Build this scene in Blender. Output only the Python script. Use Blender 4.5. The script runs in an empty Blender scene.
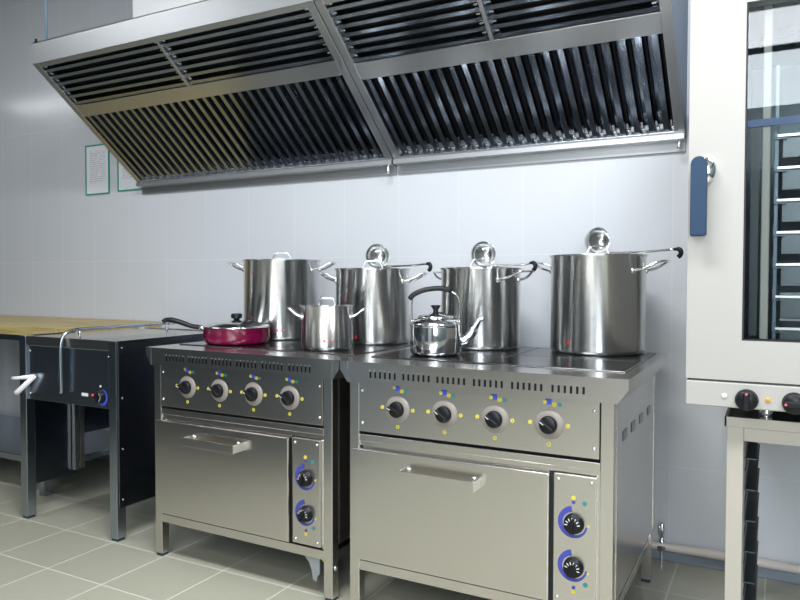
import bpy, bmesh, math, random
from mathutils import Vector, Matrix
random.seed(7)
S = bpy.context.scene
COL = S.collection
PI = math.pi

# ------------------------------------------------------------------ camera
CAM = Vector((1.3041, -2.9926, 1.1352))
YAW, PITCH, ROLL, FPX = 0.4919, 0.0287, 0.0015, 700.54
cp, sp, cy, sy = math.cos(PITCH), math.sin(PITCH), math.cos(YAW), math.sin(YAW)
FW = Vector((-sy*cp, cy*cp, -sp)); RT = Vector((cy, sy, 0)); UP = RT.cross(FW)
RT, UP = RT*math.cos(ROLL)+UP*math.sin(ROLL), UP*math.cos(ROLL)-RT*math.sin(ROLL)
cd = bpy.data.cameras.new('camera'); cam = bpy.data.objects.new('camera', cd); COL.objects.link(cam)
m = Matrix((RT, UP, -FW)).transposed().to_4x4(); m.translation = CAM
cam.matrix_world = m
cd.sensor_width = 36; cd.lens = FPX*36/800; cd.clip_start = .05; cd.clip_end = 60
S.camera = cam
CAMR = Vector((cy, sy, 0))            # horizontal direction that runs to the right in the view

# ------------------------------------------------------------------ world, lights, exposure
w = bpy.data.worlds.new('world'); S.world = w; w.use_nodes = True
w.node_tree.nodes['Background'].inputs[0].default_value = (.75, .85, 1, 1)
w.node_tree.nodes['Background'].inputs[1].default_value = .3
S.view_settings.view_transform = 'Standard'; S.view_settings.look = 'None'
S.view_settings.gamma = 1; S.view_settings.use_curve_mapping = False
S.view_settings.exposure = 0.42

def area(name, loc, rot, sx, sz, power, col):
    l = bpy.data.lights.new(name, 'AREA'); l.shape = 'RECTANGLE'; l.size = sx; l.size_y = sz
    l.energy = power; l.color = col
    o = bpy.data.objects.new(name, l); COL.objects.link(o); o.location = loc; o.rotation_euler = rot
    return o
CZ = 3.15
# ceiling luminaires
for i, (x, y, p) in enumerate([(-6.0, -2.2, 8), (-2.6, -2.0, 14), (0.4, -2.0, 58), (2.3, -2.0, 58),
                               (-2.6, -4.4, 12), (0.2, -4.0, 22), (1.4, -5.3, 45)]):
    area('ceiling_lamp', (x, y, CZ-.03), (0, 0, 0), 1.2 if y > -5 else 2.0,   .35 if y > -5 else .9, p, (.97, .985, 1))
area('clerestory_daylight', (1.6, -5.84, 2.86), (PI/2, 0, 0), 2.6, .46, 30, (.9, .95, 1))  # unseen light, added so the oven glass mirrors a white band
# daylight for an unseen window, added so the pots mirror a bright band
area('window_daylight', (2.55, -5.84, 1.75), (PI/2, 0, 0), 1.3, 1.5, 75, (.86, .93, 1))

# ------------------------------------------------------------------ materials
def mat(name, col, rough=.5, metal=0.0, **kw):
    M = bpy.data.materials.new(name); M.use_nodes = True
    b = M.node_tree.nodes['Principled BSDF']
    b.inputs['Base Color'].default_value = (*col, 1)
    b.inputs['Roughness'].default_value = rough; b.inputs['Metallic'].default_value = metal
    for k, v in kw.items():
        b.inputs[k.replace('_', ' ')].default_value = v
    return M
def nodes(M):
    nt = M.node_tree
    return nt, nt.nodes['Principled BSDF'], nt.nodes.new, nt.links.new
def steel(name, col, rough, stretch=(1, 1, 60), amt=.006, bump=.0, aniso=None):
    """brushed stainless: grain streaks in roughness and a little in tone"""
    M = mat(name, col, rough, 1.0)
    nt, b, N, L = nodes(M)
    tc = N('ShaderNodeTexCoord'); mp = N('ShaderNodeMapping'); mp.inputs['Scale'].default_value = stretch
    nz = N('ShaderNodeTexNoise'); nz.inputs['Scale'].default_value = 6; nz.inputs['Detail'].default_value = 6
    L(tc.outputs['Object'], mp.inputs['Vector']); L(mp.outputs[0], nz.inputs['Vector'])
    n2 = N('ShaderNodeTexNoise'); n2.inputs['Scale'].default_value = 5; n2.inputs['Detail'].default_value = 4
    L(tc.outputs['Object'], n2.inputs['Vector'])
    mr = N('ShaderNodeMapRange'); mr.inputs[1].default_value = .25; mr.inputs[2].default_value = .75
    mr.inputs[3].default_value = rough-amt; mr.inputs[4].default_value = rough+amt
    mx = N('ShaderNodeMath'); mx.operation = 'MULTIPLY_ADD'; mx.inputs[1].default_value = .5
    L(n2.outputs[0], mx.inputs[0])
    h = N('ShaderNodeMath'); h.operation = 'MULTIPLY'; h.inputs[1].default_value = .5; L(nz.outputs[0], h.inputs[0])
    L(h.outputs[0], mx.inputs[2]); L(mx.outputs[0], mr.inputs[0]); L(mr.outputs[0], b.inputs['Roughness'])
    if aniso:
        b.inputs['Anisotropic'].default_value = aniso; b.inputs['Anisotropic Rotation'].default_value = .25
        tg = N('ShaderNodeTangent'); tg.direction_type = 'RADIAL'; tg.axis = 'Z'
        L(tg.outputs[0], b.inputs['Tangent'])
    return M
def grid_mat(name, base, line, sx, ox, sy_, oy, lw, rough, axes, vary=.03, lbump=.3, spec=.5):
    """ceramic tiles: joints from object coordinates"""
    M = mat(name, base, rough); nt, b, N, L = nodes(M)
    b.inputs['Specular IOR Level'].default_value = spec
    tc = N('ShaderNodeTexCoord'); sep = N('ShaderNodeSeparateXYZ'); L(tc.outputs['Object'], sep.inputs[0])
    def m2(op, a, bb=None):
        n = N('ShaderNodeMath'); n.operation = op
        for i, v in enumerate((a, bb)):
            if v is None: continue
            if isinstance(v, (int, float)): n.inputs[i].default_value = v
            else: L(v, n.inputs[i])
        return n.outputs[0]
    masks = []; cells = []
    for ax, s, o in ((axes[0], sx, ox), (axes[1], sy_, oy)):
        t = m2('DIVIDE', m2('SUBTRACT', sep.outputs[ax], o), s)
        fr = m2('FRACT', m2('ADD', t, .5)); d = m2('MULTIPLY', m2('ABSOLUTE', m2('SUBTRACT', fr, .5)), s)
        mr = N('ShaderNodeMapRange'); mr.inputs[1].default_value = lw*.35; mr.inputs[2].default_value = lw*.65
        mr.inputs[3].default_value = 1; mr.inputs[4].default_value = 0; L(d, mr.inputs[0])
        masks.append(mr.outputs[0]); cells.append(m2('FLOOR', t))
    mask = m2('MAXIMUM', masks[0], masks[1])
    wn = N('ShaderNodeTexWhiteNoise'); cb = N('ShaderNodeCombineXYZ'); L(cells[0], cb.inputs[0]); L(cells[1], cb.inputs[1]); L(cb.outputs[0], wn.inputs['Vector'])
    nz = N('ShaderNodeTexNoise'); nz.inputs['Scale'].default_value = 2.5; nz.inputs['Detail'].default_value = 2; L(tc.outputs['Object'], nz.inputs['Vector'])
    v = m2('ADD', m2('MULTIPLY', wn.outputs['Value'], vary), 1-vary*.5)
    mul = N('ShaderNodeVectorMath'); mul.operation = 'SCALE'; mul.inputs[0].default_value = base; L(v, mul.inputs['Scale'])
    mx = N('ShaderNodeMixRGB'); L(mask, mx.inputs[0]); L(mul.outputs[0], mx.inputs[1]); mx.inputs[2].default_value = (*line, 1)
    L(mx.outputs[0], b.inputs['Base Color'])
    rg = m2('ADD', m2('MULTIPLY', mask, .4), rough); L(rg, b.inputs['Roughness'])
    bp = N('ShaderNodeBump'); bp.inputs['Strength'].default_value = lbump; bp.inputs['Distance'].default_value = .002
    L(m2('SUBTRACT', 1, mask), bp.inputs['Height']); L(bp.outputs[0], b.inputs['Normal'])
    return M

M_wall = grid_mat('wall_tile', (.60, .622, .66), (.605, .628, .665), .311, .316, .863, .385, .004, .15, (0, 2), .015, .06)
M_floor = grid_mat('floor_tile', (.375, .372, .30), (.56, .56, .49), .311, -1.5125, .311, -.9363, .006, .28, (0, 1), .06, .2)
M_plain = mat('plaster_white', (.45, .46, .47), .7)
M_backw = mat('plaster_grey', (.22, .245, .25), .7)
M_teal_wall = mat('plaster_teal', (.06, .08, .085), .6)
M_dark = mat('plaster_dark', (.085, .108, .135), .6)
M_steel = steel('stainless_brushed', (.655, .63, .60), .25, (1.2, 1.2, .4), .004)
M_steelh = steel('stainless_brushed_across', (.655, .63, .60), .27, (.8, .8, 1.2), .004)
M_hood = steel('stainless_hood', (.58, .60, .62), .28, (1, 2, 2), .004)
M_casing = steel('stainless_matte', (.56, .58, .60), .45, (1, 1, 1), .005)
M_endp = mat('blue_grey_end_panel', (.06, .10, .16), .5)  # dark blue reflection on the steel hood end, put into its colour
M_slat = steel('stainless_filter', (.36, .41, .48), .15, (2, 2, 2), .01)
M_tab = steel('stainless_table', (.42, .47, .53), .24, (1, 1, 1), .03)
M_tab_shade = steel('stainless_table_side', (.20, .23, .28), .22, (1, 1, 1), .01)  # table steel darkened: shade of its sides and inside put into the colour
M_pot = steel('stainless_pot', (.62, .63, .62), .2, (1, 1, 4), .02, aniso=.92)
M_chrome = mat('polished_steel', (.74, .75, .76), .08, 1.0)
M_ladle = mat('ladle_steel', (.5, .51, .5), .22, 1.0)
M_plate = steel('hotplate_steel', (.16, .165, .17), .2, (10, 10, 10), .04)
M_black = mat('black_plastic', (.006, .007, .009), .38, Specular_IOR_Level=.3)
M_gap = mat('dark_interior', (.01, .011, .013), .6)
M_foot = mat('blue_black_plastic', (.015, .035, .06), .5)
M_dial = mat('beige_dial_plate', (.24, .215, .195), .4)
M_yel = mat('yellow_print', (.62, .54, .06), .5)
M_blue = mat('blue_print', (.05, .09, .55), .5)
M_violet = mat('violet_blue_print', (.05, .06, .36), .5)
M_teal = mat('teal_print', (.02, .22, .24), .5)
M_whitep = mat('white_plastic', (.8, .8, .8), .4)
M_ink = mat('dark_ink', (.03, .03, .03), .6)
M_red = mat('red_print', (.65, .02, .03), .5)
M_pan = mat('magenta_enamel', (.15, .002, .036), .2, Coat_Weight=.3)
M_oven = mat('white_oven_enamel', (.375, .365, .345), .4)
M_navy = mat('navy_plastic', (.014, .040, .085), .45, Specular_IOR_Level=.3)
M_orange = mat('orange_lamp', (.9, .3, .02), .3)
M_beigest = mat('pale_painted_steel', (.40, .375, .33), .35)
M_darkst = steel('dark_runner_steel', (.10, .12, .14), .35, (10, 1, 10))
M_screw = mat('zinc_screw', (.8, .8, .8), .25, 1.0)
M_green = mat('green_frame', (.02, .30, .20), .5)
M_duct = mat('white_duct', (.86, .87, .88), .45)
M_rod = mat('blue_grey_rod', (.25, .38, .48), .4)
M_pipe = mat('cream_pipe', (.66, .60, .56), .35)
M_skirt = mat('grey_skirting', (.22, .26, .31), .35)
def _glass():
    M = bpy.data.materials.new('oven_glass'); M.use_nodes = True; nt = M.node_tree
    for n in list(nt.nodes): nt.nodes.remove(n)
    o = nt.nodes.new('ShaderNodeOutputMaterial'); mx = nt.nodes.new('ShaderNodeMixShader')
    t = nt.nodes.new('ShaderNodeBsdfTransparent'); t.inputs[0].default_value = (.92, .95, .95, 1)
    g = nt.nodes.new('ShaderNodeBsdfGlossy'); g.inputs['Roughness'].default_value = .01; g.inputs[0].default_value = (.95, .97, 1, 1)
    fr = nt.nodes.new('ShaderNodeFresnel'); fr.inputs[0].default_value = 1.45
    nt.links.new(fr.outputs[0], mx.inputs[0]); nt.links.new(t.outputs[0], mx.inputs[1]); nt.links.new(g.outputs[0], mx.inputs[2]); nt.links.new(mx.outputs[0], o.inputs[0])
    return M
M_glass = _glass()
def _wood():
    M = mat('worktop_wood', (.5, .36, .13), .45); nt, b, N, L = nodes(M)
    tc = N('ShaderNodeTexCoord'); mp = N('ShaderNodeMapping'); mp.inputs['Scale'].default_value = (1.2, 14, 14)
    nz = N('ShaderNodeTexNoise'); nz.inputs['Scale'].default_value = 3; nz.inputs['Detail'].default_value = 8; nz.inputs['Distortion'].default_value = .6
    cr = N('ShaderNodeValToRGB'); e = cr.color_ramp.elements
    e[0].position = .3; e[0].color = (.33, .24, .08, 1); e[1].position = .7; e[1].color = (.55, .44, .20, 1)
    L(tc.outputs['Object'], mp.inputs[0]); L(mp.outputs[0], nz.inputs[0]); L(nz.outputs[0], cr.inputs[0]); L(cr.outputs[0], b.inputs['Base Color'])
    return M
M_wood = _wood()
def _paper():
    M = mat('printed_paper', (.75, .76, .80), .6); nt, b, N, L = nodes(M)
    tc = N('ShaderNodeTexCoord'); sep = N('ShaderNodeSeparateXYZ'); L(tc.outputs['Object'], sep.inputs[0])
    def m2(op, a, bb):
        n = N('ShaderNodeMath'); n.operation = op
        for i, v in enumerate((a, bb)):
            if isinstance(v, (int, float)): n.inputs[i].default_value = v
            else: L(v, n.inputs[i])
        return n.outputs[0]
    row = m2('LESS_THAN', m2('FRACT', m2('MULTIPLY', sep.outputs[2], 75), 0), .45)
    nz = N('ShaderNodeTexNoise'); nz.inputs['Scale'].default_value = 60; L(tc.outputs['Object'], nz.inputs['Vector'])
    k = m2('MULTIPLY', row, m2('GREATER_THAN', nz.outputs[0], .42))
    inx = m2('LESS_THAN', m2('ABSOLUTE', sep.outputs[0], 0), .072); inz = m2('LESS_THAN', m2('ABSOLUTE', m2('SUBTRACT', sep.outputs[2], .17), 0), .1)
    k = m2('MULTIPLY', m2('MULTIPLY', k, inx), inz)
    mx = N('ShaderNodeMixRGB'); L(k, mx.inputs[0]); mx.inputs[1].default_value = (.75, .76, .80, 1); mx.inputs[2].default_value = (.50, .52, .58, 1)
    L(mx.outputs[0], b.inputs['Base Color'])
    return M
M_paper = _paper()

# ------------------------------------------------------------------ mesh helpers
def BM(): return bmesh.new()
def _mi(bm, n0, mi):
    bm.faces.ensure_lookup_table()
    for f in bm.faces[n0:] if n0 else bm.faces: f.material_index = mi
def box(bm, x0, x1, y0, y1, z0, z1, bev=0, mi=0):
    vs = [bm.verts.new((x, y, z)) for x in (x0, x1) for y in (y0, y1) for z in (z0, z1)]
    fs = [bm.faces.new([vs[i] for i in q]) for q in ((0,1,3,2),(4,6,7,5),(0,4,5,1),(2,3,7,6),(0,2,6,4),(1,5,7,3))]
    for f in fs: f.material_index = mi
    if bev:
        es = set(e for f in fs for e in f.edges)
        r = bmesh.ops.bevel(bm, geom=list(es), offset=bev, segments=2, affect='EDGES', profile=.5)
        for f in r['faces']: f.material_index = mi
    return vs
def prism(bm, pts, axis, a, b, mi=0):
    """extrude a polygon; axis 'x': pts are (y,z), 'y': (x,z), 'z': (x,y)"""
    def P(p, t): return {'x': (t, p[0], p[1]), 'y': (p[0], t, p[1]), 'z': (p[0], p[1], t)}[axis]
    A = [bm.verts.new(P(p, a)) for p in pts]; B = [bm.verts.new(P(p, b)) for p in pts]
    n = len(pts); fs = [bm.faces.new(A), bm.faces.new(B[::-1])]
    for i in range(n): fs.append(bm.faces.new((A[i], A[(i+1) % n], B[(i+1) % n], B[i])))
    for f in fs: f.material_index = mi
def lathe(bm, prof, seg=48, c=(0, 0, 0), axis='z', mi=0, smooth=True):
    """revolve (r, h) about an axis through c"""
    def P(r, h, a):
        u, v = r*math.cos(a), r*math.sin(a)
        q = {'z': (u, v, h), 'y': (u, h, v), 'x': (h, u, v)}[axis]
        return (q[0]+c[0], q[1]+c[1], q[2]+c[2])
    rings = []
    for r, h in prof:
        if r < 1e-6: rings.append([bm.verts.new(P(0, h, 0))])
        else: rings.append([bm.verts.new(P(r, h, 2*PI*i/seg)) for i in range(seg)])
    for A, B in zip(rings, rings[1:]):
        if len(A) == 1 and len(B) == 1: continue
        for i in range(seg):
            j = (i+1) % seg
            if len(A) == 1: f = bm.faces.new((A[0], B[i], B[j]))
            elif len(B) == 1: f = bm.faces.new((A[i], A[j], B[0]))
            else: f = bm.faces.new((A[i], A[j], B[j], B[i]))
            f.smooth = smooth; f.material_index = mi
def tube(bm, pts, r, seg=10, mi=0, cap=True):
    pts = [Vector(p) for p in pts]; n = len(pts)
    rs = r if isinstance(r, (list, tuple)) else [r]*n
    rings = []; prev = None
    for i, p in enumerate(pts):
        t = (pts[min(i+1, n-1)]-pts[max(i-1, 0)]).normalized()
        if prev is None:
            up = Vector((0, 0, 1)) if abs(t.z) < .9 else Vector((1, 0, 0)); u = t.cross(up).normalized()
        else: u = (prev-t*prev.dot(t)).normalized()
        prev = u; v = t.cross(u)
        rings.append([bm.verts.new(p+(u*math.cos(2*PI*k/seg)+v*math.sin(2*PI*k/seg))*rs[i]) for k in range(seg)])
    for A, B in zip(rings, rings[1:]):
        for k in range(seg):
            f = bm.faces.new((A[k], A[(k+1) % seg], B[(k+1) % seg], B[k])); f.smooth = True; f.material_index = mi
    if cap:
        for R_ in (rings[0][::-1], rings[-1]):
            f = bm.faces.new(R_); f.material_index = mi
def spline(pts, n=8):
    """Catmull-Rom through the points"""
    P = [Vector(p) for p in pts]; P = [P[0]*2-P[1]]+P+[P[-1]*2-P[-2]]; out = []
    for i in range(1, len(P)-2):
        for k in range(n):
            t = k/n; a, b, c, d = P[i-1], P[i], P[i+1], P[i+2]
            out.append(.5*((2*b)+(c-a)*t+(2*a-5*b+4*c-d)*t*t+(3*b-a-3*c+d)*t**3))
    out.append(P[-2]); return out
def obj(name, bm, mats, parent=None, loc=None):
    bmesh.ops.recalc_face_normals(bm, faces=bm.faces[:])
    me = bpy.data.meshes.new(name); bm.to_mesh(me); bm.free()
    for m_ in (mats if isinstance(mats, (list, tuple)) else [mats]): me.materials.append(m_)
    o = bpy.data.objects.new(name, me); COL.objects.link(o)
    if parent: o.parent = parent
    if loc: o.location = loc
    return o
def thing(name, label, cat, loc=(0, 0, 0), rz=0, group=None):
    o = bpy.data.objects.new(name, None); COL.objects.link(o); o.empty_display_size = .1
    o.location = loc; o.rotation_euler = (0, 0, rz); o['label'] = label; o['category'] = cat
    if group: o['group'] = group
    return o
def tag(o, label, cat, group=None):
    o['label'] = label; o['category'] = cat
    if group: o['group'] = group
    return o
def struct(name, bm, m_, loc=None):
    o = obj(name, bm, m_, None, loc); o['kind'] = 'structure'; return o
def kids(o): return [c for c in bpy.data.objects if c.parent == o]
def dup(o, parent=None):
    c = o.copy(); COL.objects.link(c)
    if parent: c.parent = parent
    for k in kids(o): dup(k, c)
    return c
def relabel(o, label):
    o['label'] = label; return o
def cyl(bm, r, h0, h1, c=(0, 0, 0), axis='z', seg=32, mi=0, bev=0):
    if bev: pr = [(0, h0), (r-bev, h0), (r, h0+bev if h1 > h0 else h0-bev), (r, h1-bev if h1 > h0 else h1+bev), (r-bev, h1), (0, h1)]
    else: pr = [(0, h0), (r, h0), (r, h1), (0, h1)]
    lathe(bm, pr, seg, c, axis, mi, smooth=False)
def text_into(bm, txt, size, origin, mi):
    """lettering lying in the x-z plane (facing -y), centred on origin"""
    cu = bpy.data.curves.new('t', 'FONT'); cu.body = txt; cu.size = size; cu.align_x = 'CENTER'; cu.align_y = 'CENTER'
    to = bpy.data.objects.new('t', cu); COL.objects.link(to); bpy.context.view_layer.update()
    me = to.to_mesh()
    vs = [bm.verts.new((origin[0]+v.co.x, origin[1], origin[2]+v.co.y)) for v in me.vertices]
    for p in me.polygons:
        try: f = bm.faces.new([vs[i] for i in p.vertices]); f.material_index = mi
        except ValueError: pass
    to.to_mesh_clear(); bpy.data.objects.remove(to); bpy.data.curves.remove(cu)

# ------------------------------------------------------------------ the room
XL, XR, YB = -7.6, 3.4, -5.9
bm = BM(); box(bm, XL, XR, YB, 0, -.05, 0); struct('floor', bm, M_floor)
bm = BM(); box(bm, XL, XR, YB, .1, CZ, CZ+.05); struct('ceiling', bm, M_plain)
bm = BM(); box(bm, XL, XR, 0, .1, -.05, CZ); struct('wall_back', bm, M_wall)
bm = BM(); box(bm, XL-.1, XL, YB, .1, -.05, CZ); struct('wall_left', bm, M_dark)
bm = BM(); box(bm, XR, XR+.1, YB, .1, -.05, CZ); struct('wall_right', bm, M_teal_wall)
bm = BM()
box(bm, XL, 1.9, YB-.1, YB, -.05, CZ); box(bm, 3.2, XR, YB-.1, YB, -.05, CZ)
box(bm, 1.9, 3.2, YB-.1, YB, -.05, 1.0); box(bm, 1.9, 3.2, YB-.1, YB, 2.5, CZ)
struct('wall_front', bm, M_backw)
# unseen dark island added left of frame for stoves and table to mirror
bm = BM(); box(bm, -5.6, -1.0, -3.5, -2.3, 0, .9, .01); struct('trim_1', bm, M_dark)
for i, (xa, xb, z1, mm) in enumerate(((.9, 1.75, 2.1, M_dark), (-1.6, -.5, 2.2, M_dark))):  # unseen dark doors, added as dark bands in the steel reflections
    bm = BM(); box(bm, xa, xb, YB, YB+.04, 0, z1); struct('door_%d' % (i+1), bm, mm)
bm = BM(); box(bm, -.4, .8, YB, YB+.03, 0, 2.5); struct('trim_2', bm, M_plain)  # unseen pale panel, added as a light band for the steel to mirror
bm = BM(); box(bm, -2.8, 3.4, -.012, 0, 0, .045, .004); struct('baseboard_back', bm, M_skirt)

# ------------------------------------------------------------------ electric stoves
STW, STD, STH = .95, .785, .86
def arc_pts(r, a0, a1, n): return [(r*math.cos(a0+(a1-a0)*i/n), r*math.sin(a0+(a1-a0)*i/n)) for i in range(n+1)]
def disc(bm, x, z, r, y, mi, seg=14):
    vs = [bm.verts.new((x+r*math.cos(2*PI*k/seg), y, z+r*math.sin(2*PI*k/seg))) for k in range(seg)]
    vb = [bm.verts.new((x+r*math.cos(2*PI*k/seg), y+.0012, z+r*math.sin(2*PI*k/seg))) for k in range(seg)]
    f = bm.faces.new(vs); f.material_index = mi
    for k in range(seg):
        f = bm.faces.new((vs[k], vs[(k+1) % seg], vb[(k+1) % seg], vb[k])); f.material_index = mi
def screw(parent, x, y, z, r=.0055):
    b = BM(); lathe(b, [(0, -.004), (r*.6, -.0036), (r, -.001), (r, 0)], 12, (0, 0, 0), 'y')
    return obj('screw', b, M_screw, parent, (x, y, z))
def grip_knob(name, r, parent, loc, rot=0):
    b = BM(); lathe(b, [(r, 0), (r, -.006), (r*.96, -.012), (r*.88, -.014), (0, -.014)], 32, axis='y')
    box(b, -.0065, .0065, -.034, -.012, -r*.82, r*.86, .003)
    box(b, -.001, .001, -.0345, -.033, r*.3, r*.8, 0, 1)
    o = obj(name, b, [M_black, M_whitep], parent, loc); o.rotation_euler = (0, rot, 0); return o
def make_stove(label, loc, rz):
    t = thing('electric_stove', label, 'stove', loc, rz, 'electric stoves')
    W, D, H = STW, STD, STH; w_ = .03; zl = .789; zs = .83
    # worktop with folded lip, the front lip pierced by six groups of six slots
    b = BM()
    box(b, 0, W, .002, D, zs, H-.0005)
    za, zb = .809, .836
    box(b, 0, W, 0, .002, zb, H); prism(b, [(w_, zl), (W-w_, zl), (W-w_, za), (w_, za)], 'y', 0, .002)
    prism(b, [(0, zs), (w_, zl), (w_, zb), (0, zb)], 'y', 0, .002); prism(b, [(W, zs), (W-w_, zl), (W-w_, zb), (W, zb)], 'y', 0, .002)
    prism(b, [(0, zs), (w_, zl), (w_+.002, zl), (w_+.002, zs)], 'y', .002, D); prism(b, [(W, zs), (W-w_, zl), (W-w_-.002, zl), (W-w_-.002, zs)], 'y', .002, D)
    groups = [(.120, .212), (.244, .335), (.366, .457), (.490, .580), (.613, .702), (.736, .826)]
    xs = [w_]
    for g0, g1 in groups:
        for k in range(6):
            x = g0+(g1-g0)*k/5; xs += [x-.0035, x+.0035]
    xs.append(W-w_)
    for i in range(0, len(xs), 2): box(b, xs[i], xs[i+1], 0, .002, za, zb)
    box(b, w_-.001, w_+.001, -.0006, .001, zl, H-.002); box(b, W-w_-.001, W-w_+.001, -.0006, .001, zl, H-.002)   # folded corner seams
    wt = obj('worktop', b, M_steel, t)
    b = BM(); box(b, w_+.02, W-w_-.02, .012, .02, zl+.005, zs); obj('vent_backing', b, M_gap, t)
    # four cast hotplates
    for x0, x1 in ((.035, .472), (.478, .915)):
        for y0, y1 in ((.145, .425), (.431, .755)):
            b = BM(); box(b, x0, x1, y0, y1, H, H+.004, .002); obj('hotplate', b, M_plate, t)
    # legs
    for x in (.026, W-.080):
        for y in (.02, D-.06):
            b = BM(); box(b, x, x+.038, y, y+.038, .012, zl, .0025); lg = obj('leg', b, M_steel, t)
            b = BM(); box(b, x+.003, x+.035, y+.003, y+.035, 0, .0125, .002); obj('foot', b, M_foot, lg)
    # carcass
    b = BM(); box(b, .066, W-.082, .05, D-.03, .182, zl-.002); obj('oven_body', b, M_gap, t)
    b = BM(); box(b, .066, W-.082, D-.03, D-.025, .182, zl-.002); obj('back_panel', b, M_steel, t)
    for s in (-1, 1):
        xa = .026 if s < 0 else W-.042
        b = BM(); box(b, min(xa, xa+s*.002), max(xa, xa+s*.002), .059, D-.02, .20, zl-.004)
        box(b, min(xa, xa+s*.0045), max(xa, xa+s*.0045), D-.042, D-.02, .20, zl-.004, .001)
        sd = obj('side_panel', b, M_steel, t)
        for yy in (.14, .28, .43, .59):
            b = BM(); box(b, min(xa+s*.002, xa+s*.004), max(xa+s*.002, xa+s*.004), yy, yy+.065, .655, .685, .0008)
            obj('louvre', b, M_plate, sd)
    # ring control panel
    px0, px1, pz0, pz1 = .062, .867, .622, .787
    b = BM(); box(b, px0, px1, .021, .03, pz0, pz1, .001); cpn = obj('control_panel', b, M_steelh, t)
    for x in (px0+.014, px1-.014):
        for z in (pz0+.028, pz1-.026): screw(cpn, x, .021, z)
    for i in range(4):
        x = .212+i*.1695; z = .709
        b = BM()
        lathe(b, [(.0, -.006), (.028, -.006), (.042, -.0035), (.0445, 0)], 40, (x, .021, z), 'y')
        y = .0198
        for n, (dx, dz, r, mi) in enumerate([(-.058, .002, .0062, 1), (.056, 0, .0062, 1), (0, -.059, .0065, 1), (.015, .060, .0068, 1), (-.0125, .066 if i != 0 else .071, .006, 1), (.031, .061, .006, 3)]):
            disc(b, x+dx, z+dz, r, y, mi)
            if n < 4: text_into(b, '1302'[n], .010, (x+dx, y-.0003, z+dz), 4)
        box(b, x-.012, x+.007, y+.0003, y+.0012, z+.059, z+.077, 0, 2)
        obj('dial', b, [M_dial, M_yel, M_blue, M_teal, M_ink], cpn)
        grip_knob('knob', .0265, cpn, (x, .015, z), -.95 if i else -1.2)
    # rail, door, bottom rail
    b = BM(); box(b, .064, W-.080, .0215, .05, .588, .612, .002); obj('cross_rail', b, M_steel, t)
    b = BM(); box(b, .064, W-.080, .027, .05, .572, .590); box(b, .8605, W-.080, .027, .05, .18, .572); obj('front_frame', b, M_steel, t)
    b = BM(); box(b, .045, .726, .004, .034, .187, .566, .004); box(b, .07, .718, .034, .05, .19, .575, .002); dr = obj('oven_door', b, M_steel, t)
    b = BM(); hx0, hx1, hz = .243, .510, .508
    box(b, hx0, hx1, -.046, -.038, hz-.016, hz+.016, .0012)
    for x0, x1 in ((hx0, hx0+.006), (hx1-.006, hx1)): box(b, x0, x1, -.04, .004, hz-.015, hz+.015, .001)
    hd = obj('handle', b, M_steelh, dr)
    for x in (hx0+.02, hx1-.02):
        b = BM(); lathe(b, [(.008, .0), (.008, -.004), (.005, -.006), (.0, -.006)], 14, axis='y'); obj('bolt', b, M_screw, dr, (x, .004, hz+.01))
    b = BM(); box(b, .722, .736, .03, .05, .18, .57); obj('door_gap', b, M_gap, t)
    b = BM(); box(b, .738, .862, .012, .04, .189, .57, .003); oc = obj('oven_control_panel', b, M_steelh, t)
    for x in (.752, .848):
        for z in (.204, .553): screw(oc, x, .012, z)
    for j, (x, z) in enumerate(((.799, .429), (.799, .301))):
        b = BM(); y = .0105
        # tapering crescent around the knob
        n = 30; A = []; B = []
        for k in range(n+1):
            a = math.radians(100+250*k/n); th = .017*(1-.72*k/n)
            A.append((x+.034*math.cos(a), z+.034*math.sin(a))); B.append((x+(.034+th)*math.cos(a), z+(.034+th)*math.sin(a)))
        va = [b.verts.new((p[0], y, p[1])) for p in A]; vb = [b.verts.new((p[0], y, p[1])) for p in B]
        for k in range(n): f = b.faces.new((va[k], va[k+1], vb[k+1], vb[k])); f.material_index = 0
        if j == 0: dots = [(-.002, .075, .0066, 1), (-.002, .062, .0052, 0), (.030, .062, .0066, 2), (.042, -.002, .0035, 1)]
        else: dots = [(0, -.072, .0066, 1), (0, -.060, .0052, 0), (.034, -.046, .0066, 2), (.042, -.012, .0035, 1)]
        for dx, dz, r, mi in dots: disc(b, x+dx, z+dz, r, y, mi)
        obj('dial', b, [M_violet, M_yel, M_teal], oc)
        b = BM(); r = .028
        lathe(b, [(r*1.05, 0), (r*1.05, -.004), (r, -.005), (r*.92, -.02), (r*.85, -.022), (0, -.022)], 32, axis='y')
        box(b, -.004, .004, -.030, -.02, -r*.8, r*.8, .002)
        for k in range(7):
            a = math.radians(20+k*28); ca, sa = math.cos(a), math.sin(a)
            q = [(r*.5*ca-.0012*sa, r*.5*sa+.0012*ca), (r*.8*ca-.0012*sa, r*.8*sa+.0012*ca), (r*.8*ca+.0012*sa, r*.8*sa-.0012*ca), (r*.5*ca+.0012*sa, r*.5*sa-.0012*ca)]
            f = b.faces.new([b.verts.new((p[0], -.0225, p[1])) for p in q]); f.material_index = 1
        ko = obj('knob', b, [M_black, M_whitep], oc, (x, .0118, z)); ko.rotation_euler = (0, .5 if j else .2, 0)
    b = BM(); box(b, .064, W-.080, .0215, .054, .1446, .179, .002); obj('bottom_rail', b, M_steel, t)
    for x in (.030, W-.076):
        b = BM(); box(b, x, x+.03, .058, D-.06, .146, .176, .002); obj('side_rail', b, M_steel, t)
    b = BM(); box(b, .066, W-.082, .055, D-.05, .172, .1815); obj('base_plate', b, M_gap, t)
    return t
right_stove = make_stove('electric stove standing at the right, its bright worktop carrying the kettle and two stock pots', (0, -.9903, 0), 0)
left_stove = relabel(dup(right_stove), 'electric stove standing at the left, its worktop carrying the magenta pan and small pot')
c_, s_ = math.cos(-.0166), math.sin(-.0166)
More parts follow.
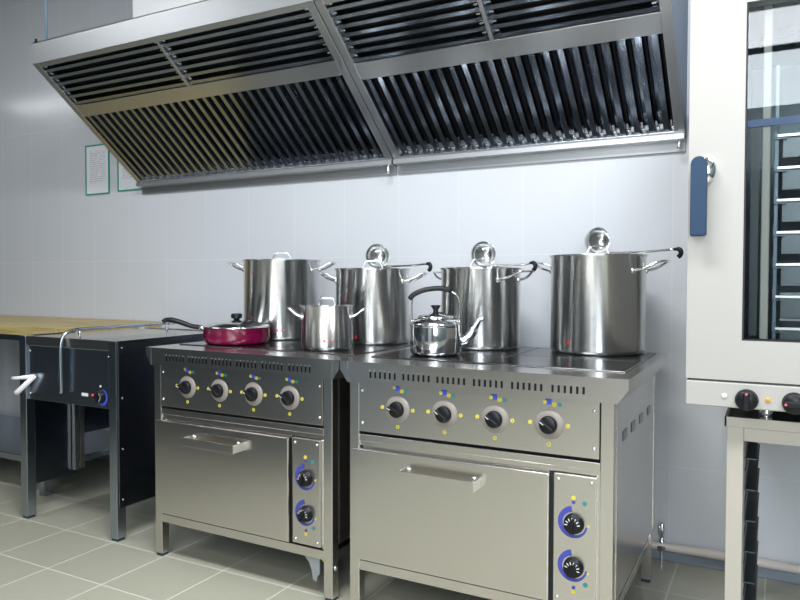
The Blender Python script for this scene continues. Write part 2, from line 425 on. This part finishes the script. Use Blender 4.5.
left_stove.location = (-.006-.952*c_, -.9845-.952*s_, 0); left_stove.rotation_euler = (0, 0, -.0166)
# bracket and earth wire under the left stove
b = BM(); pr = [(.872-.0, .144), (.775, .144), (.80, .13), (.825, .105), (.838, .075), (.842, .045), (.858, .04), (.862, .06), (.872, .07)]
prism(b, [(x-.05, z) for x, z in pr], 'y', .062, .066); obj('gusset_bracket', b, mat('grey_bracket', (.33, .36, .38), .45), left_stove)
b = BM(); tube(b, spline([(.83, .058, .143), (.84, .056, .130), (.855, .054, .122), (.875, .05, .122)]), .004, 8); obj('earth_wire', b, mat('yellow_wire', (.6, .55, .03), .5), left_stove)
b = BM(); lathe(b, [(0, .006), (.006, .006), (.009, 0)], 14, axis='x'); obj('bolt', b, M_screw, left_stove, (.908, .04, .118))

# ------------------------------------------------------------------ pots
def handle_pair(parent, r, z, ang, out, wd, th, name='handle', up=.012):
    """wire loop handles on opposite sides, riveted to small plates"""
    for k in (0, PI):
        b = BM()
        p = [(math.sqrt(r*r-wd*wd)-.004, -wd, z), (r+out*.35, -wd*.95, z+up*.3), (r+out*.8, -wd*.72, z+up*.85), (r+out, -wd*.45, z+up), (r+out, wd*.45, z+up), (r+out*.8, wd*.72, z+up*.85), (r+out*.35, wd*.95, z+up*.3), (math.sqrt(r*r-wd*wd)-.004, wd, z)]
        tube(b, spline(p, 5), th, 8)
        for s in (-1, 1):
            a = math.asin(s*wd/r)
            tube(b, [(math.cos(a)*(r-.004), math.sin(a)*(r-.004), z), (math.cos(a)*(r+.006), math.sin(a)*(r+.006), z)], [.013, .009], 12)
        o = obj(name, b, M_chrome, parent); o.rotation_euler = (0, 0, ang+k)
def marks(parent, r, spots, base):
    """little red printed marks lying on the wall of a pot: (angle, height, kind)"""
    b = BM()
    def q(a0, a1, z0, z1):
        vs = [b.verts.new(((r+.0009)*math.cos(a), (r+.0009)*math.sin(a), z)) for a, z in ((a0, z0), (a1, z0), (a1, z1), (a0, z1))]
        b.faces.new(vs)
    for a, z, kind in spots:
        a = base+a; s = .1/r
        if kind == 'big':
            q(a-.05*s, a+.05*s, z-.002, z+.002); q(a-.012*s, a+.012*s, z-.008, z+.008); q(a-.05*s, a-.025*s, z-.007, z); q(a+.025*s, a+.055*s, z-.008, z-.001)
        elif kind == 'star':
            q(a-.03*s, a+.03*s, z-.0012, z+.0012); q(a-.012*s, a+.012*s, z-.0035, z+.0035)
        else: q(a-.03*s, a+.03*s, z-.004, z+.004)
    if b.faces: obj('printed_mark', b, M_red, parent)
    else: b.free()
def cam_angle(c):
    """world angle that points from c to the camera"""
    return math.atan2(CAM.y-c[1], CAM.x-c[0])
def stock_pot(label, c, r, h, hang, hz, out=.08, wd=.05, th=.005, group='stock pots', lidh=(.045, .035), z0=.8645, name='stock_pot', spots=(), up=.034):
    t = thing(name, label, 'pot', (c[0], c[1], z0), 0, group)
    b = BM(); e = .006
    lathe(b, [(0, 0), (r-.012, 0), (r-.004, .002), (r-.001, .012), (r, .016), (r, h-.008), (r+.006, h-.002), (r+.006, h), (r-.001, h), (r-.003, h-.006), (r-.003, .006), (0, .006)], 72)
    obj('body', b, M_pot, t)
    b = BM(); lathe(b, [(0, h+.0042), (r*.8, h+.004), (r+.007, h+.0025), (r+.007, h+.0008), (0, h+.0008)], 72); lid = obj('lid', b, M_chrome, t)
    hr, hh = lidh; b = BM()
    tube(b, spline([(-hr, 0, h), (-hr*.86, 0, h+hh*.45), (-hr*.62, 0, h+hh*.95), (0, 0, h+hh*1.02), (hr*.62, 0, h+hh*.95), (hr*.86, 0, h+hh*.45), (hr, 0, h)], 5), .004, 8)
    lh = obj('lid_handle', b, M_chrome, lid); lh.rotation_euler = (0, 0, YAW)
    base = cam_angle(c)
    handle_pair(t, r, hz, base+PI/2-hang, out, wd, th, up=up)
    if spots: marks(t, r, spots, base)
    return t
D_ = math.radians
P1 = (-.737, -.357); P2 = (-.239, -.365); P3 = (.255, -.346); P4 = (.710, -.299); PS = (-.244, -.709)
stock_pot('tall lidded stock pot behind the magenta frying pan, no ladle on its lid', P1, .176, .36, D_(22), .315, spots=[(-.12, .045, 'big'), (-.03, .045, 'star'), (.04, .045, 'star')]+[(-.88, z, 'dot') for z in (.295, .20, .10)])
stock_pot('lidded stock pot behind the small pot, a ladle lying on its lid', P2, .159, .317, D_(18), .265, spots=[(-.45, .035, 'big')])
stock_pot('lidded stock pot directly behind the kettle, a ladle lying on its lid', P3, .158, .317, D_(42), .27, wd=.06)
stock_pot('largest lidded stock pot at the right end of the right stove, with ladle on top', P4, .174, .362, D_(24), .305, wd=.062, spots=[(-.62, .045, 'big')])
stock_pot('small lidded stainless pot in front, between the magenta pan and the kettle', PS, .100, .170, D_(4), .125, .05, .032, .0042, group='small pots', lidh=(.034, .028), spots=[(-.1, .04, 'big'), (.1, .041, 'star'), (.25, .041, 'star')])
# ladles across three of the lids
def ladle(label, c, zl, ang, bowl=-.45, L=.31):
    """lying ladle: bowl on edge, the handle running out over the rim and hooked at its black end"""
    t = thing('ladle', label, 'ladle', (c[0], c[1], zl), ang, 'ladles on the pot lids')
    R_ = .054; b = BM()
    prof = [(R_, 0), (R_*.97, -.014), (R_*.82, -.030), (R_*.5, -.042), (0, -.046), (0, -.0445), (R_*.48, -.0405), (R_*.80, -.0285), (R_*.95, -.0135), (R_*.975, 0), (R_, 0)]
    lathe(b, prof, 40, (0, 0, R_+.001), 'x'); bo = obj('bowl', b, M_ladle, t); bo.rotation_euler = (0, 0, bowl)
    b = BM(); tube(b, spline([(-.008, 0, .004), (.02, 0, .006), (.1, 0, .008), (.2, 0, .010), (L, 0, .016)], 5), [.0055]*9+[.0045]*12, 8); obj('handle', b, M_chrome, t)
    b = BM(); tube(b, spline([(L-.004, 0, .016), (L+.012, 0, .016), (L+.020, 0, .008), (L+.019, 0, -.004), (L+.011, 0, -.012)], 5), [.006]*4+[.0085]*17, 10); obj('hook', b, M_black, t)
    return t
LA = .12
def back(P, q): return (P[0]+q*FW.x+.02*CAMR.x, P[1]+q*FW.y+.02*CAMR.y)
ladle('steel ladle lying on the pot lid behind the small pot', back(P2, .06), .8645+.317+.0045, -.25, L=.285)
ladle('steel ladle lying on the pot lid behind the kettle', back(P3, .06), .8645+.317+.0045, -.3, L=.232)
ladle('steel ladle lying on the lid of the largest pot, hook pointing at the oven', back(P4, .06), .8645+.362+.0045, -.22, L=.292)

# ------------------------------------------------------------------ magenta pan
PC = (-.724, -.686); t = thing('frying_pan', 'magenta frying pan with a domed lid and long black handle', 'pan', (PC[0], PC[1], .8645))
r = .138; b = BM()
lathe(b, [(0, 0), (r-.022, 0), (r-.010, .003), (r-.004, .012), (r, .03), (r, .066), (r+.003, .069), (r-.002, .07), (r-.004, .03), (r-.02, .006), (0, .006)], 64); obj('body', b, M_pan, t)
b = BM(); lathe(b, [(r+.004, .0695), (r+.004, .073), (r-.006, .076), (r*.8, .086), (r*.45, .095), (r*.2, .0985), (0, .099), (0, .0965), (r*.45, .0925), (r*.8, .083), (r-.006, .0715), (r+.004, .0695)], 64); lid = obj('lid', b, M_chrome, t)
b = BM(); lathe(b, [(0, .098), (.012, .098), (.014, .104), (.023, .108), (.024, .120), (.021, .126), (0, .127)], 28); obj('lid_knob', b, M_black, lid)
ha = YAW+PI+.05; dx, dy = math.cos(ha), math.sin(ha)
def H(d, z): return (dx*d, dy*d, z)
b = BM(); tube(b, spline([H(r-.003, .060), H(r+.014, .066), H(r+.03, .070)], 4), [.011]*5+[.009]*4, 10); obj('handle_bracket', b, M_chrome, t)
b = BM(); tube(b, spline([H(r+.02, .068), H(r+.05, .072), H(r+.09, .086), H(r+.13, .098), H(r+.16, .099), H(r+.172, .090)], 5), [.010]*8+[.011]*10+[.0095]*8, 12); obj('handle', b, M_black, t)

# ------------------------------------------------------------------ kettle
KC = (.218, -.691); t = thing('kettle', 'polished stainless kettle with spout and black arched handle on the right stove', 'kettle', (KC[0], KC[1], .8645), YAW-.05)
r = .094; b = BM()
lathe(b, [(0, .001), (r-.014, 0), (r-.004, .004), (r, .014), (r, .100), (r-.001, .104), (r+.0015, .107), (r-.004, .117), (r-.018, .128), (r-.034, .133), (0, .134)], 64); obj('body', b, M_chrome, t)
b = BM(); lathe(b, [(r-.028, .132), (r-.028, .137), (r-.036, .143), (.03, .150), (.02, .155), (0, .156)], 48); lid = obj('lid', b, M_chrome, t)
b = BM(); lathe(b, [(0, .154), (.010, .154), (.009, .163), (.017, .174), (.018, .178), (.010, .180), (0, .180)], 24); obj('lid_knob', b, M_black, lid)
b = BM(); tube(b, spline([(r-.012, 0, .045), (r+.012, 0, .052), (r+.032, 0, .07), (r+.048, 0, .100), (r+.062, 0, .124), (r+.078, 0, .133)], 6), [.022]*3+[.0205]*6+[.017]*8+[.012]*8+[.009]*6, 16); obj('spout', b, M_chrome, t)
b = BM()
for sgn in (-1, 1):
    x0 = sgn*(r-.012); tube(b, spline([(x0, 0, .112), (x0+sgn*.004, 0, .15), (x0+sgn*.004, 0, .19), (x0-sgn*.006, 0, .215), (x0-sgn*.03, 0, .232)], 6), .0022, 8)
    lathe(b, [(.008, .108), (.008, .122), (.004, .126), (0, .126)], 14, (x0, 0, 0))
hb = obj('handle_bail', b, M_chrome, t)
b = BM(); tube(b, spline([(-.096, 0, .200), (-.080, 0, .217), (-.045, 0, .233), (0, 0, .240), (.035, 0, .238), (.058, 0, .230)], 6), [.008]+[.0095]*28+[.007]*2, 14); obj('grip', b, M_black, hb)

# ------------------------------------------------------------------ exhaust hoods
YF, ZF, YBk, ZB = -.702, 2.232, -.022, 1.695
SL = math.hypot(YBk-YF, ZB-ZF); E_ = Vector((0, (YBk-YF)/SL, (ZB-ZF)/SL)); Nn = Vector((0, E_.z, -E_.y))   # Nn points down and out
def slope(bm):
    """(x, s, d) -> world: s runs down the slope, d out of it"""
    for v in bm.verts:
        x, s, d = v.co; q = Vector((x, YF, ZF))+E_*s+Nn*d; v.co = q
def make_hood(label, x0, x1, xm, f1, f2, n):
    t = thing('exhaust_hood', label, 'exhaust hood', (0, 0, 0), 0, 'exhaust hoods')
    L = SL; fr = .038; s1, s2 = f1*L, f2*L
    b = BM()   # casing: fascia, top, ends, back trough
    box(b, x0, x1, YF, YF+.004, ZF, 2.337)
    box(b, x0, x1, YF, 0, 2.333, 2.337)
    box(b, x0, x1, -.004, 0, ZB, 2.333)
    for xa, xb in ((x0, x0+.003),): prism(b, [(YF+.004, ZF), (YBk, ZB), (-.004, ZB), (-.004, 2.333), (YF+.004, 2.333)], 'x', xa, xb)
    cs = obj('casing', b, M_casing, t)
    b = BM(); prism(b, [(YF+.004, ZF), (YBk, ZB), (-.004, ZB), (-.004, 2.333), (YF+.004, 2.333)], 'x', x1-.003, x1); obj('end_panel', b, M_endp, cs)
    b = BM(); prism(b, [(-.058, ZB+.012), (-.058, ZB-.008), (-.016, ZB-.012), (-.012, ZB-.050), (-.001, ZB-.050), (-.001, ZB+.02), (-.02, ZB+.02)], 'x', x0+.003, x1-.003); obj('grease_trough', b, M_casing, t)
    b = BM()   # frame of the sloping underside
    for xa, xb in ((x0+.001, x0+fr), (x1-fr, x1-.001)): box(b, xa, xb, .002, L-.01, -.03, .004, .0015)
    box(b, x0+fr, x1-fr, .0, .026, -.02, .003, .001)
    box(b, x0+fr, x1-fr, s1, s2, -.012, .003, .001)
    box(b, x0+fr, x1-fr, .955*L, L-.004, -.02, .003, .001)
    slope(b); obj('frame', b, M_hood, t)
    b = BM(); box(b, xm-.008, xm+.008, .026, s1, -.03, .005, .001); slope(b); obj('mullion', b, M_hood, t)
    b = BM(); box(b, x0+.004, x1-.004, .01, L-.02, -.10, -.075); slope(b); obj('plenum', b, M_gap, t)
    for xa, xb in ((x0+fr, xm-.008), (xm+.008, x1-fr)):     # upper banks: louvres run along the wall
        b = BM(); p = (s1-.026)/n
        for k in range(n):
            s = .026+p*(k+.42)
            prism(b, [(s, -.020), (s+.003, -.002), (s+.019, -.002), (s+.022, -.020), (s+.020, -.020), (s+.0175, -.004), (s+.0045, -.004), (s+.002, -.020)], 'x', xa, xb)
        for xe in (xa, xb-.01): box(b, xe, xe+.01, .026, s1, -.05, -.02)
        for k in range(n):
            for xe in (xa+.010, xb-.026): box(b, xe, xe+.016, .026+p*(k+.12), .026+p*(k+.12)+.008, -.02, -.008, .002, 1)
        slope(b); obj('louvre_filter', b, [M_slat, M_screw], t)
    w_ = x1-x0-2*fr; nb = 3 if w_ > 1.4 else 2                # lower banks: baffles run down the slope
    for k in range(nb):
        xa, xb = x0+fr+w_*k/nb, x0+fr+w_*(k+1)/nb; nn = round((xb-xa)/.0535); p = (xb-xa)/nn; b = BM()
        for i in range(nn):
            x = xa+p*(i+.22)
            prism(b, [(x, -.020), (x+.004, -.001), (x+.025, -.001), (x+.029, -.020), (x+.027, -.020), (x+.0235, -.003), (x+.0055, -.003), (x+.002, -.020)], 'z', s2-.004, .955*L+.004)
        # the prism above ran (x, d) along z = s: swap to (x, s, d)
        for v in b.verts: v.co = Vector((v.co.x, v.co.z, v.co.y))
        n1 = len(b.verts)
        for i in range(nn):
            x = xa+p*(i+.72)
            vs0 = len(b.verts)
            prism(b, [(x+.004, -.044), (x+.008, -.060), (x+.022, -.060), (x+.026, -.044), (x+.0245, -.043), (x+.021, -.058), (x+.009, -.058), (x+.0055, -.043)], 'z', s2-.004, .955*L+.004)
        b.verts.ensure_lookup_table()
        for v in b.verts[n1:]: v.co = Vector((v.co.x, v.co.z, v.co.y))
        for i in range(nn):
            x = xa+p*(i+.8); box(b, x, x+.012, .935*L, .955*L, -.018, -.008, .002, 1)
        slope(b); obj('baffle_filter', b, [M_slat, M_screw], t)
    b = BM(); lathe(b, [(0, ZB-.055), (.006, ZB-.053), (.008, ZB-.045), (.008, ZB-.01), (0, ZB-.01)], 14, (x1-.02, -.06, 0)); obj('drain_plug', b, M_screw, t)
    return t
hl_ = make_hood('left half of the stainless exhaust hood, hanging over the table and left stove', -2.047, -.313, -1.185, .315, .40, 6)
hr_ = make_hood('right half of the stainless exhaust hood, hanging over the right stove beside the oven', -.309, .985, .345, .35, .445, 7)
b = BM()
tube(b, [(-2.025, -.64, 2.337), (-2.025, -.64, CZ)], .006, 10); tag(obj('suspension_rod', b, M_rod), 'thin blue grey rod hanging the left corner of the hood', 'rod')
b = BM(); box(b, -2.04, -2.02, -.70, -.69, 2.337, 2.343); box(b, -2.038, -2.034, -.697, -.693, 2.343, 2.36); box(b, -2.026, -2.022, -.697, -.693, 2.343, 2.357)
tag(obj('hanging_bolt', b, M_black), 'tiny black bolts standing on the left front corner of hood', 'bolt')
b = BM(); box(b, -1.60, -1.15, -.46, -.08, 2.337, CZ, .004); box(b, -1.62, -1.13, -.48, -.06, 2.337, 2.352, .002)
tag(obj('ventilation_duct', b, M_duct), 'white ventilation duct rising from the top of hood', 'duct')

# ------------------------------------------------------------------ combi oven on its stand
OX0, OX1, OY0, OY1, OZ0, OZ1 = 1.098, 1.99, -1.0, -.22, .806, 1.93
t = thing('convection_oven', 'tall white convection oven with glass door and trays inside, on the stand', 'oven', (OX0, OY0, .7745))
def O(x, y, z): return (x-OX0, y-OY0, z-.7745)
def obox(b, x0, x1, y0, y1, z0, z1, bev=0, mi=0):
    a = O(x0, y0, z0); c = O(x1, y1, z1); box(b, a[0], c[0], a[1], c[1], a[2], c[2], bev, mi)
GX0, GX1, GZ0, GZ1 = 1.23, 1.86, .981, 1.838
b = BM()
y0 = OY0+.05
obox(b, OX0, OX1, y0, OY1, OZ0, .872, .003); obox(b, OX0, OX1, y0, OY1, 1.885, OZ1, .003)
obox(b, OX0, OX0+.11, y0, OY1, .872, 1.885, .002); obox(b, OX1-.11, OX1, y0, OY1, .872, 1.885, .002); obox(b, OX0+.11, OX1-.11, OY1-.03, OY1, .872, 1.885)
obj('casing', b, M_oven, t)
b = BM(); obox(b, OX0, OX1, OY0, y0, OZ0, .871, .003); pan = obj('control_panel', b, M_oven, t)
for x, rot in ((1.2435, 0), (1.350, PI/2)):
    b = BM(); r = .0265; lathe(b, [(r*1.04, 0), (r*1.04, -.004), (r, -.006), (r*.94, -.022), (r*.86, -.025), (0, -.025)], 36, axis='y')
    box(b, -.008, .008, -.034, -.022, -r*.85, r*.85, .003); disc(b, 0, r*.72, .003, -.0345, 1)
    k = obj('knob', b, [M_black, mat('pink_mark', (.8, .1, .2), .5)], pan, O(x, OY0, .8295)); k.rotation_euler = (0, -rot, 0)
b = BM(); lathe(b, [(0, -.004), (.005, -.004), (.006, 0)], 20, axis='y'); obj('lamp', b, M_orange, pan, O(1.2915, OY0, .8335))
b = BM(); lathe(b, [(0, -.0010), (.0062, -.0010), (.0062, 0)], 20, axis='y'); lathe(b, [(.0063, -.0012), (.0078, -.0012), (.0078, 0)], 20, axis='y', mi=1)
for k in (-1, 1): disc(b, k*.0022, 0, .0014, -.0016, 1)
obj('badge', b, [M_whitep, mat('badge_grey', (.45, .45, .45), .4)], pan, O(1.1915, OY0, .8355))
b = BM(); obox(b, OX0+.01, OX1-.01, OY0+.01, y0, .870, .8775); obj('seal', b, mat('grey_rubber', (.12, .12, .12), .5), t)
b = BM()
for q in ((OX0, GX0, .877, 1.885), (GX1, OX1, .877, 1.885), (GX0, GX1, .877, GZ0), (GX0, GX1, GZ1, 1.885)): obox(b, q[0], q[1], OY0, OY0+.045, q[2], q[3])
obox(b, OX0, OX1, OY0+.001, OY0+.045, 1.884, OZ1, .002)
door = obj('door', b, M_oven, t)
b = BM(); obox(b, GX0, GX1, OY0+.004, OY0+.009, GZ0, GZ1); obj('outer_glass', b, M_glass, door)
b = BM()
obox(b, GX0, GX0+.004, OY0+.002, OY0+.045, GZ0, GZ1); obox(b, GX0, GX1, OY0+.002, OY0+.045, GZ0, GZ0+.003)
obj('glass_trim', b, M_gap, door)
b = BM()   # lever handle on a chrome boss
lathe(b, [(.027, 0), (.027, -.012), (.023, -.018), (0, -.018)], 28, (0, 0, 0), 'y'); hb_ = obj('handle_boss', b, M_chrome, door, O(1.139, OY0, 1.420)); hb_.scale = (1, 1, 1.3)
b = BM(); hw = .0195
pts = [(-hw, -.165), (hw, -.165)]+[(hw*math.cos(a), .02+hw*math.sin(a)) for a in [PI*i/14 for i in range(15)]]
prism(b, pts, 'y', -.045, -.020); 
bmesh.ops.bevel(b, geom=b.edges[:], offset=.003, segments=2, affect='EDGES')
obj('handle', b, M_navy, door, O(1.1265, OY0, 1.414))
# chamber behind the glass
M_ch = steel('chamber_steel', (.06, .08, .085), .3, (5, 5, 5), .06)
b = BM()
obox(b, 1.212, 1.222, OY0+.05, OY1-.04, .90, 1.86); obox(b, 1.222, 1.876, OY1-.05, OY1-.035, .90, 1.86); obox(b, 1.866, 1.876, OY0+.05, OY1-.04, .90, 1.86)
obox(b, 1.212, 1.876, OY0+.05, OY1-.04, .89, .90); obox(b, 1.212, 1.876, OY0+.05, OY1-.04, 1.86, 1.87)
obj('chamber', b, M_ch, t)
b = BM(); obox(b, 1.243, 1.262, OY0+.075, OY0+.085, .99, 1.53); obj('chamber_seal', b, mat('dark_green_seal', (.005, .02, .02), .4), t)
b = BM(); obox(b, 1.268, 1.288, OY0+.07, OY0+.10, .91, 1.855, .003); obj('chamber_post', b, M_beigest, t)
b = BM(); obox(b, 1.232, 1.9-.03, OY0+.06, OY0+.066, 1.535, 1.553); obj('chamber_blue_strip', b, mat('blue_strip', (.02, .08, .26), .4), t)
b = BM()
for y in (OY0+.11, OY0+.36, OY0+.58): obox(b, 1.297, 1.307, y, y+.012, .91, 1.70, .001)
for k in range(7):
    z = 1.008+k*.0845; obox(b, 1.299, 1.325, OY0+.10, OY0+.66, z-.010, z-.007); obox(b, 1.297, 1.301, OY0+.10, OY0+.66, z-.010, z+.02)
obj('tray_rack', b, M_darkst, t)
M_tray = mat('tray_steel', (.10, .11, .115), .3, 1.0); M_trim_ = mat('tray_rim', (.75, .75, .74), .3, 1.0)
TRAYW = ['bottom', 'second lowest', 'third lowest', 'fourth lowest', 'fifth lowest', 'sixth lowest', 'topmost']
for k in range(7):
    z = 1.008+k*.0845; b = BM()
    x0, x1, ya, yb = 1.303, 1.855, OY0+.105, OY0+.62
    box(b, x0+.012, x1-.012, ya+.012, yb-.012, z-.058, z-.056)
    for q in ((x0, x1, ya, ya+.014), (x0, x1, yb-.014, yb), (x0, x0+.014, ya+.014, yb-.014), (x1-.014, x1, ya+.014, yb-.014)): box(b, q[0], q[1], q[2], q[3], z-.004, z+.004, .001, 1)
    for q in ((x0+.012, x1-.012, ya+.012, ya+.0135), (x0+.012, x1-.012, yb-.0135, yb-.012), (x0+.012, x0+.0135, ya+.012, yb-.012), (x1-.0135, x1-.012, ya+.012, yb-.012)): box(b, q[0], q[1], q[2], q[3], z-.058, z-.001)
    tr = tag(obj('baking_tray', b, [M_tray, M_trim_]), '%s steel baking tray on the rack inside the oven' % TRAYW[k], 'tray', 'oven trays')
b = BM()
for x in (1.287, 1.80):
    for y in (-.9, -.36): lathe(b, [(.018, 0), (.018, .02), (.013, .033), (0, .033)], 20, O(x, y, .7745))
obj('foot', b, M_chrome, t)
# stand
t = thing('oven_stand', 'steel stand under the oven with dark tray runners down its left side', 'stand', (1.19, -.95, 0))
SX0, SX1, SY0, SY1, SZ = 1.190, 1.90, -.953, -.25, .774
def sbox(b, x0, x1, y0, y1, z0, z1, bev=0): box(b, x0-1.19, x1-1.19, y0+.95, y1+.95, z0, z1, bev)
b = BM(); sbox(b, SX0, SX1, SY0, SY0+.006, SZ-.026, SZ, .001); sbox(b, SX0, SX1, SY1-.006, SY1, SZ-.026, SZ+.0, .001)
sbox(b, SX0, SX0+.006, SY0, SY1, SZ-.026, SZ, .001); sbox(b, SX1-.006, SX1, SY0, SY1, SZ-.026, SZ, .001)
for x in (1.272, 1.785): sbox(b, x, x+.03, SY0+.006, SY1-.006, SZ-.016, SZ-.0003)
obj('top_frame', b, M_beigest, t)
b = BM(); sbox(b, SX0+.006, SX1-.006, SY0+.006, SY1-.006, SZ-.026, SZ-.022); obj('top_tray', b, M_darkst, t)
for x in (SX0+.006, SX1-.046):
    for y in (SY0+.002, SY1-.042):
        b = BM(); sbox(b, x, x+.04, y, y+.04, 0, SZ-.026, .002); obj('leg', b, M_beigest, t)
for y in (SY0+.004, SY1-.034):
    b = BM(); sbox(b, SX0+.046, SX1-.046, y, y+.03, SZ-.062, SZ-.026, .002); obj('top_rail', b, M_beigest, t)
for k in range(7):
    z = .655-k*.084; b = BM()
    sbox(b, 1.238, 1.241, -.905, -.30, z, z+.052); sbox(b, 1.238, 1.266, -.905, -.30, z, z+.003); obj('tray_runner', b, M_darkst, t)

# ------------------------------------------------------------------ heated serving table
TX0, TX1, TY0, TY1, TZ = -1.845, -1.182, -.93, -.22, .871
t = thing('serving_table', 'dark stainless serving table with a control knob, left of the stoves', 'table', (TX0, TY0, 0))
W, D = TX1-TX0, TY1-TY0
for x in (0, W-.047):
    for y in (0, D-.047):
        b = BM(); box(b, x, x+.047, y, y+.047, .012, TZ-.001, .003); lg = obj('leg', b, M_tab, t)
        b = BM(); box(b, x+.004, x+.043, y+.004, y+.043, 0, .0125, .002); obj('foot', b, M_foot, lg)
b = BM(); box(b, .02, W-.02, .02, D-.02, TZ-.012, TZ-.006); box(b, .047, W-.047, .003, .02, TZ-.045, TZ, .002); box(b, .047, W-.047, D-.02, D, TZ-.045, TZ, .002)
obj('table_top', b, M_steel, t)
b = BM(); box(b, .048, W-.048, .012, .02, .572, TZ-.046, .001); box(b, .048, W-.048, .02, D-.05, .572, .58); fp = obj('front_panel', b, M_tab, t)
for x, z in ((.065, .80), (.065, .60), (W-.06, .80)): screw(fp, x, .012, z, .005)
b = BM(); n = 28; kx, kz = .555, .622; y = .0108
va = []; vb = []
for k in range(n+1):
    a = math.radians(80-230*k/n); va.append(b.verts.new((kx+.030*math.cos(a), y, kz+.030*math.sin(a)))); vb.append(b.verts.new((kx+(.033+.009*math.sin(PI*k/n))*math.cos(a), y, kz+(.033+.009*math.sin(PI*k/n))*math.sin(a))))
for k in range(n): b.faces.new((va[k], va[k+1], vb[k+1], vb[k]))
disc(b, kx-.005, kz+.045, .005, y, 1)
obj('dial', b, [M_blue, M_whitep], fp)
b = BM(); r = .027; lathe(b, [(r, 0), (r*.96, -.018), (r*.86, -.021), (0, -.021)], 30, axis='y'); box(b, -.004, .004, -.029, -.019, -r*.8, r*.8, .002)
for k in range(5):
    a = math.radians(-60+k*30); disc(b, r*.66*math.cos(a), r*.66*math.sin(a), .0022, -.0215, 1)
obj('knob', b, [M_black, M_whitep], fp, (kx, .012, kz))
b = BM(); lathe(b, [(0, -.005), (.005, -.005), (.007, 0)], 16, axis='y'); obj('lamp', b, mat('red_lamp', (.6, .03, .02), .3), fp, (kx-.058, .012, kz+.002))
b = BM(); box(b, kx-.128, kx-.088, .0108, .012, kz-.006, kz+.008); obj('label_plate', b, M_whitep, fp)
for xa in (0, W):
    b = BM(); s = -1 if xa == 0 else 1
    if s < 0: box(b, xa-.002, xa, .012, .30, .145, TZ-.001); box(b, xa, xa+.002, .047, .30, .145, TZ-.02); box(b, xa+.002, xa+.004, .30, D-.05, .34, TZ-.02)
    else: box(b, xa, xa+.002, .012, D-.005, .145, TZ-.001); box(b, xa-.002, xa, .047, D-.047, .145, TZ-.02)
    sd = obj('side_panel', b, M_tab_shade, t)
    for z in (.84, .62, .40, .18):
        bb = BM(); lathe(bb, [(0, .003), (.0035, .002), (.0042, 0)], 12, axis='x'); obj('screw', bb, M_screw, sd, (xa+s*.002, .03, z))
b = BM(); box(b, .047, W-.047, D-.04, D-.01, .06, .085, .002); obj('lower_rail', b, M_tab, t)
b = BM(); box(b, .047, W-.047, D-.012, D-.008, .27, TZ-.05); obj('back_panel', b, M_tab_shade, t)
for yy in (.272, .302):
    b = BM(); box(b, .006, .030, yy, yy+.026, .168, TZ-.02, .002); obj('post', b, M_steel, t)
b = BM(); gx = -1.512-TX0
tube(b, spline([(gx-.012, -.014, .622), (gx-.012, -.016, .72), (gx-.01, -.016, .83), (gx-.006, .002, .885), (gx, .05, .904), (gx, .12, .906), (gx, .35, .906), (gx, .62, .906)], 8), .0085, 12); tube(b, [(gx, .62, .906), (gx+.0, .66, .906)], .0085, 12)
for yy in (.075, .60): tube(b, [(gx, yy, TZ-.006), (gx, yy, .904)], .006, 10)
obj('guide_bar', b, M_tab, t)
b = BM()   # white folding clip on the left leg
tube(b, [(.115, -.004, .684), (.015, -.028, .672), (-.005, -.032, .670)], [.010, .008, .009], 8); tube(b, [(.115, -.004, .684), (.03, -.024, .612), (.018, -.028, .602)], [.011, .013, .014], 8)
obj('white_clip', b, M_whitep, t)

# ------------------------------------------------------------------ wooden worktop on its bench
t = thing('work_bench', 'steel work bench with a yellow wooden worktop, at far left by the wall', 'bench', (-3.6, -.70, 0))
BX = 3.6-1.90; b = BM(); box(b, 0, BX, 0, .69, .842, .888, .003); obj('worktop', b, M_wood, t)
for x in (.05, BX-.75, BX-.19):
    for y in (.03, .62):
        b = BM(); box(b, x, x+.04, y, y+.04, 0, .842, .002); obj('leg', b, M_tab, t)
b = BM(); box(b, .03, BX-.03, .02, .06, .81, .842, .002); box(b, .03, BX-.03, .62, .66, .81, .842, .002); obj('apron', b, M_tab, t)
b = BM(); box(b, .03, BX-.03, .02, .66, .165, .20, .003); obj('shelf', b, M_tab, t)

# ------------------------------------------------------------------ on the wall
for i, (x0, x1, z0, z1, lab) in enumerate([(-2.555, -2.338, 1.668, 1.978, 'printed notice in a green frame on the wall, the left of two'), (-2.262, -2.038, 1.675, 1.985, 'printed notice in a green frame, half hidden behind the hood corner')]):
    t = thing('wall_notice', lab, 'notice', ((x0+x1)/2, 0, z0), 0, 'framed notices'); w_ = (x1-x0)/2; h = z1-z0; e = .007
    b = BM(); box(b, -w_+.001, w_-.001, -.004, -.0005, .001, h-.001); obj('paper', b, M_paper, t)
    b = BM(); box(b, -w_, w_, -.009, -.0005, 0, e); box(b, -w_, w_, -.009, -.0005, h-e, h); box(b, -w_, -w_+e, -.009, -.0005, e, h-e); box(b, w_-e, w_, -.009, -.0005, e, h-e); obj('frame', b, M_green, t)
b = BM(); tube(b, [(-2.6, -.022, .062), (3.3, -.022, .062)], .017, 14); tag(obj('wall_pipe', b, M_pipe), 'cream pipe running along the foot of the tiled wall', 'pipe')
t = thing('drain_valve', 'small chrome valve standing on the pipe beside the right stove', 'valve', (.915, -.022, .079))
b = BM(); lathe(b, [(.012, -.004), (.012, .006), (.007, .010), (.007, .03), (.011, .034), (.012, .05), (.009, .075), (.004, .08), (0, .08)], 20); obj('body', b, M_chrome, t)
b = BM(); box(b, -.016, .016, -.02, .0, -.030, -.012, .003); lathe(b, [(.006, -.08), (.006, -.03), (.009, -.005)], 14); obj('base', b, M_chrome, t)
b = BM(); tube(b, [(-.006, -.014, .03), (-.01, -.014, .078)], [.005, .003], 8); obj('lever', b, M_chrome, t)
